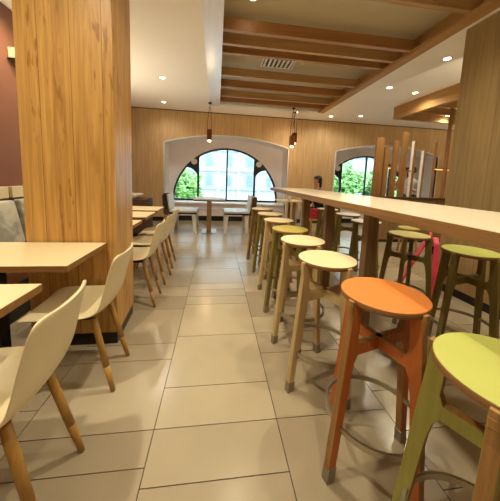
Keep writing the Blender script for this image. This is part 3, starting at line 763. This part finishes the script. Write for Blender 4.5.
# ------------------------------------------------------------------ people
SKIN = plain('skin', (206, 150, 118), .5, var=.04); HAIR = plain('black_hair', (22, 17, 16), .45, var=.2, scale=40)
def person(loc, rz, shirt, trousers, label, long_hair=False, lean=.10, seat=.46, z0=0, stand=False):
    root = thing('person', label, 'person', (loc[0], loc[1], z0), rz)
    bm = bmesh.new(); sk = bm.verts.layers.skin.verify()
    def V(p, r):
        v = bm.verts.new(p); v[sk].radius = (r if isinstance(r, tuple) else (r, r)); return v
    def chain(start, pts):
        for p, r in pts:
            v = V(p, r); bm.edges.new((start, v)); start = v
        return start
    # local: faces -Y, seated
    s = seat
    pel = V((0, 0, s+.10), (.15, .12)); pel[sk].use_root = True
    waist = chain(pel, [((0, -.01, s+.26), (.135, .10))])
    chest = chain(waist, [((0, -lean*.6, s+.44), (.165, .115))])
    nb = chain(chest, [((0, -lean*.9, s+.55), (.10, .085)), ((0, -lean, s+.61), (.055, .055)), ((0, -lean-.01, s+.70), (.072, .082)), ((0, -lean-.015, s+.79), (.078, .095)), ((0, -lean-.01, s+.86), (.05, .06))])
    for sx in (-1, 1):
        el = chain(chest, [((sx*.19, -lean*.7, s+.48), .062), ((sx*.235, -lean*.5-.02, s+.34), .048), ((sx*.25, -lean*.5-.03, s+.21), .042)])
        wr = chain(el, [((sx*.22, -.16-lean, s+.27), .036), ((sx*.17, -.28-lean, s+.335), .027), ((sx*.155, -.33-lean, s+.34), (.034, .02))])
        c = wr.co.copy()
        for i in range(4):
            o_ = (i-1.5)*.019; ln = (.07, .08, .075, .06)[i]
            chain(wr, [((c.x+o_, c.y-.045, c.z), .0095), ((c.x+o_, c.y-.045-ln*.5, c.z-.008), .0085), ((c.x+o_, c.y-.045-ln*.85, c.z-.03), .0075)])
        chain(wr, [((c.x-sx*.035, c.y-.01, c.z), .0105), ((c.x-sx*.05, c.y-.045, c.z-.005), .009)])
        if stand:
            chain(pel, [((sx*.095, 0, s+.01), .095), ((sx*.10, -.015, s*.56), .062), ((sx*.105, .02, s*.32), .054), ((sx*.10, .03, .09), .036), ((sx*.11, -.02, .045), .042), ((sx*.12, -.13, .035), .034)])
            continue
        kn = chain(pel, [((sx*.10, -.08, s+.075), .088), ((sx*.12, -.25, s+.075), .072), ((sx*.125, -.42, s+.06), .058)])
        ft = chain(kn, [((sx*.125, -.42, s*.55), .052), ((sx*.125, -.40, .10), .036), ((sx*.13, -.44, .045), .042), ((sx*.14, -.56, .035), .034)])
    me = bpy.data.meshes.new('skeleton'); bm.to_mesh(me); bm.free()
    tmp = bpy.data.objects.new('skeleton', me); COL.objects.link(tmp)
    m1 = tmp.modifiers.new('skin', 'SKIN'); m1.use_smooth_shade = True
    m2 = tmp.modifiers.new('sub', 'SUBSURF'); m2.levels = 2; m2.render_levels = 2
    dg = bpy.context.evaluated_depsgraph_get(); dg.update()
    fin = bpy.data.meshes.new_from_object(tmp.evaluated_get(dg)); bpy.data.objects.remove(tmp)
    for m in (SKIN, shirt, trousers, M['black']): fin.materials.append(m)
    for p in fin.polygons:
        c = p.center; p.use_smooth = True
        hand = c.y < -.255-lean and abs(c.x) > .08 and c.z > s+.2
        if c.z < .085: k = 3
        elif hand or c.z > s+.575: k = 0
        elif c.z < s+.155 and not (abs(c.x) > .19 and c.z > s+.14): k = 2
        else: k = 1
        p.material_index = k
    # face: eyes, nose and ears pushed out of the same surface
    hc = Vector((0, -lean-.015, s+.755))
    for v in fin.vertices:
        d = v.co - hc
        if d.length < .14:
            if d.y < -.05 and abs(d.x) < .018 and abs(d.z+.01) < .03: v.co.y -= .018
            if d.y < -.04 and abs(abs(d.x)-.032) < .015 and abs(d.z-.012) < .012: v.co.y += .006
            if abs(d.x) > .06 and abs(d.y) < .025 and abs(d.z) < .03: v.co.x *= 1.14
    body = bpy.data.objects.new('body', fin); COL.objects.link(body); body.parent = root
    h = MB(); h.sphere((hc.x, hc.y+.018, hc.z+.035), .107, .92, 1.05, 1.0, 20, 14)
    cut = [v for v in h.bm.verts if (v.co.y < hc.y-.045 and v.co.z < hc.z+.055) or v.co.z < hc.z-.06]
    bmesh.ops.delete(h.bm, geom=cut, context='VERTS')
    if long_hair:
        h.sphere((hc.x, hc.y+.065, hc.z-.06), .09, .95, .6, 1.5, 16, 12)
    h.build('hair', HAIR, root)
    return root
CL = dict(black=plain('black_jacket', (26, 25, 28), .8, var=.2), grey=plain('pale_grey_shirt', (188, 184, 178), .8, var=.05), tan=plain('tan_top', (196, 158, 112), .8, var=.06), navy=plain('dark_trousers', (38, 40, 52), .8, var=.1))
person((2.44, 5.66), math.radians(-72), CL['black'], CL['navy'], 'seated person in black with dark hair leaning over the table beyond the counter', True, .14, seat=.47)
def box_seat(x, y, rz, w_, d_, h_, label, cat='stool'):
    t = thing('box_stool', label, cat, (x, y, 0), rz)
    a = MB(); a.box(-w_, w_, -d_, d_, h_-.04, h_); a.build('seat', M['oak'], t, .004)
    for sx in (-1, 1):
        for s2 in (-1, 1):
            a = MB(); a.box(sx*(w_-.03)-.018, sx*(w_-.03)+.018, s2*(d_-.03)-.018, s2*(d_-.03)+.018, 0, h_-.04); a.build('leg', M['oak'], t)
box_seat(2.45, 5.66, math.radians(-72), .18, .17, .43, 'small pale box seat under the person in black')
M['redcloth'] = plain('red_patterned_cloth', (176, 40, 56), .8, var=.5, scale=30)
t = thing('handbag', 'red patterned bag beside the person in black', 'bag', (2.13, 5.17, .0))
a = MB(); a.box(-.12, .12, -.05, .05, .421, .64); a.build('body', M['redcloth'], t, .03)
a = MB(); a.tube([(-.09, 0, .63), (-.07, 0, .76), (0, 0, .80), (.07, 0, .76), (.09, 0, .63)], .01, 8); a.build('strap', M['black'], t)
box_seat(2.13, 5.17, 0, .15, .11, .42, 'small pale stool that carries the red patterned bag')
person((5.42, 6.72), math.radians(-62), CL['tan'], CL['navy'], 'black haired person in tan top standing at the second window, left of the pair', True, .06, .83, stand=True)
person((5.04, 6.0), math.radians(-75), CL['grey'], CL['navy'], 'short haired person in pale grey shirt standing at second window, right of the pair', False, .06, .82, stand=True)

# ------------------------------------------------------------------ outside
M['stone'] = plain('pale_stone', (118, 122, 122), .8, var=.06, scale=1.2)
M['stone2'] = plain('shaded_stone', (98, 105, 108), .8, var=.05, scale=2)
M['outglass'] = plain('blue_glass', (62, 76, 88), .4, var=.1)
M['street'] = plain('street_paving', (120, 126, 126), .8, var=.06, scale=1)
s_ = MB(); s_.box(-40, 60, YW+.25, 60, -3.4, -3.2); struct(s_.build('ground', M['street']))
t = thing('street_building', 'pale stone building with arched windows seen through the big window', 'building', (3, 24, -3.2))
B0 = 3.2
a = MB(); a.box(-30, 34, 0, 6, 0, 15); a.build('wall', M['stone'], t)
for z in (.2, 1.9, 3.75, 5.6):
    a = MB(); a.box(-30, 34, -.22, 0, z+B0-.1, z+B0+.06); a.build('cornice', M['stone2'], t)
for ix in range(-5, 8):
    x = ix*1.9 - 3.75
    for zb, hh, w_ in ((.5, .72, .28), (2.35, .78, .30)):
        zb += B0
        if ix % 2: w_ *= .6
        pl_ = [(x-w_, zb)] + [(x-w_*math.cos(PI*i/12), zb+hh+w_*1.2*math.sin(PI*i/12)) for i in range(13)] + [(x+w_, zb)]
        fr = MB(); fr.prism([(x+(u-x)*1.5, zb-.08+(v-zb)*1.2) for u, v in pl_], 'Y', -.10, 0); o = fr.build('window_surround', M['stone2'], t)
        g = MB(); g.prism(pl_, 'Y', -.13, -.10); g.build('window_pane', M['outglass'], o)
    a = MB(); a.box(x+.75, x+1.1, -.16, 0, 0, 15); a.build('pilaster', M['stone'], t)
M['leaf'] = plain('bright_leaf', (80, 116, 48), .6, var=.3, scale=2); M['bark'] = plain('bark', (92, 72, 54), .9, var=.2)
def tree(x, y, r, h, label, seed):
    rnd = random.Random(seed)
    t = thing('street_tree', label, 'tree', (x, y, -3.2), 0, 'street trees outside the windows')
    a = MB(); a.tube([(0, 0, 0), (.05, .02, h*.4), (-.04, .05, h*.75)], .09, 8)
    for k in range(4): an = k*1.6; a.tube([(0, .02, h*.45), (.5*r*math.cos(an), .5*r*math.sin(an), h*.75)], .04, 6)
    a.build('trunk', M['bark'], t)
    a = MB()
    for i in range(2600):
        d = Vector((rnd.gauss(0, 1), rnd.gauss(0, 1), rnd.gauss(0, 1))).normalized() * (rnd.random()**.4)
        lump = 1 + .25*math.sin(5*d.x+seed)*math.cos(4*d.z+seed)
        p = Vector((d.x*r*lump, d.y*r*lump, h*.80 + d.z*r*.95*lump))
        u = Vector((rnd.gauss(0, 1), rnd.gauss(0, 1), rnd.gauss(0, .6))).normalized(); w2 = u.orthogonal().normalized(); sz = .10 + .06*rnd.random()
        vs = [a.bm.verts.new(p + q) for q in (u*sz, w2*sz*.55, -u*sz, -w2*sz*.55)]
        a.bm.faces.new(vs)
    a.build('foliage', M['leaf'], t)
tree(-1.75, 14.0, 1.05, 4.9, 'leafy green tree behind the left part of the big arched window', 3)
tree(7.0, 13.5, 1.25, 5.4, 'leafy green tree behind the left half of the second window', 5)
tree(9.6, 14.0, 1.25, 5.3, 'leafy green tree behind the middle of the second window', 8)

# ------------------------------------------------------------------ daylight and view
wd = bpy.data.worlds.new('world'); S.world = wd; wd.use_nodes = True
bg = wd.node_tree.nodes['Background']; bg.inputs['Color'].default_value = (.70, .87, 1.0, 1); bg.inputs['Strength'].default_value = 8.0
S.view_settings.view_transform = 'Standard'; S.view_settings.look = 'None'; S.view_settings.gamma = 1; S.view_settings.use_curve_mapping = False
S.view_settings.exposure = 1.15
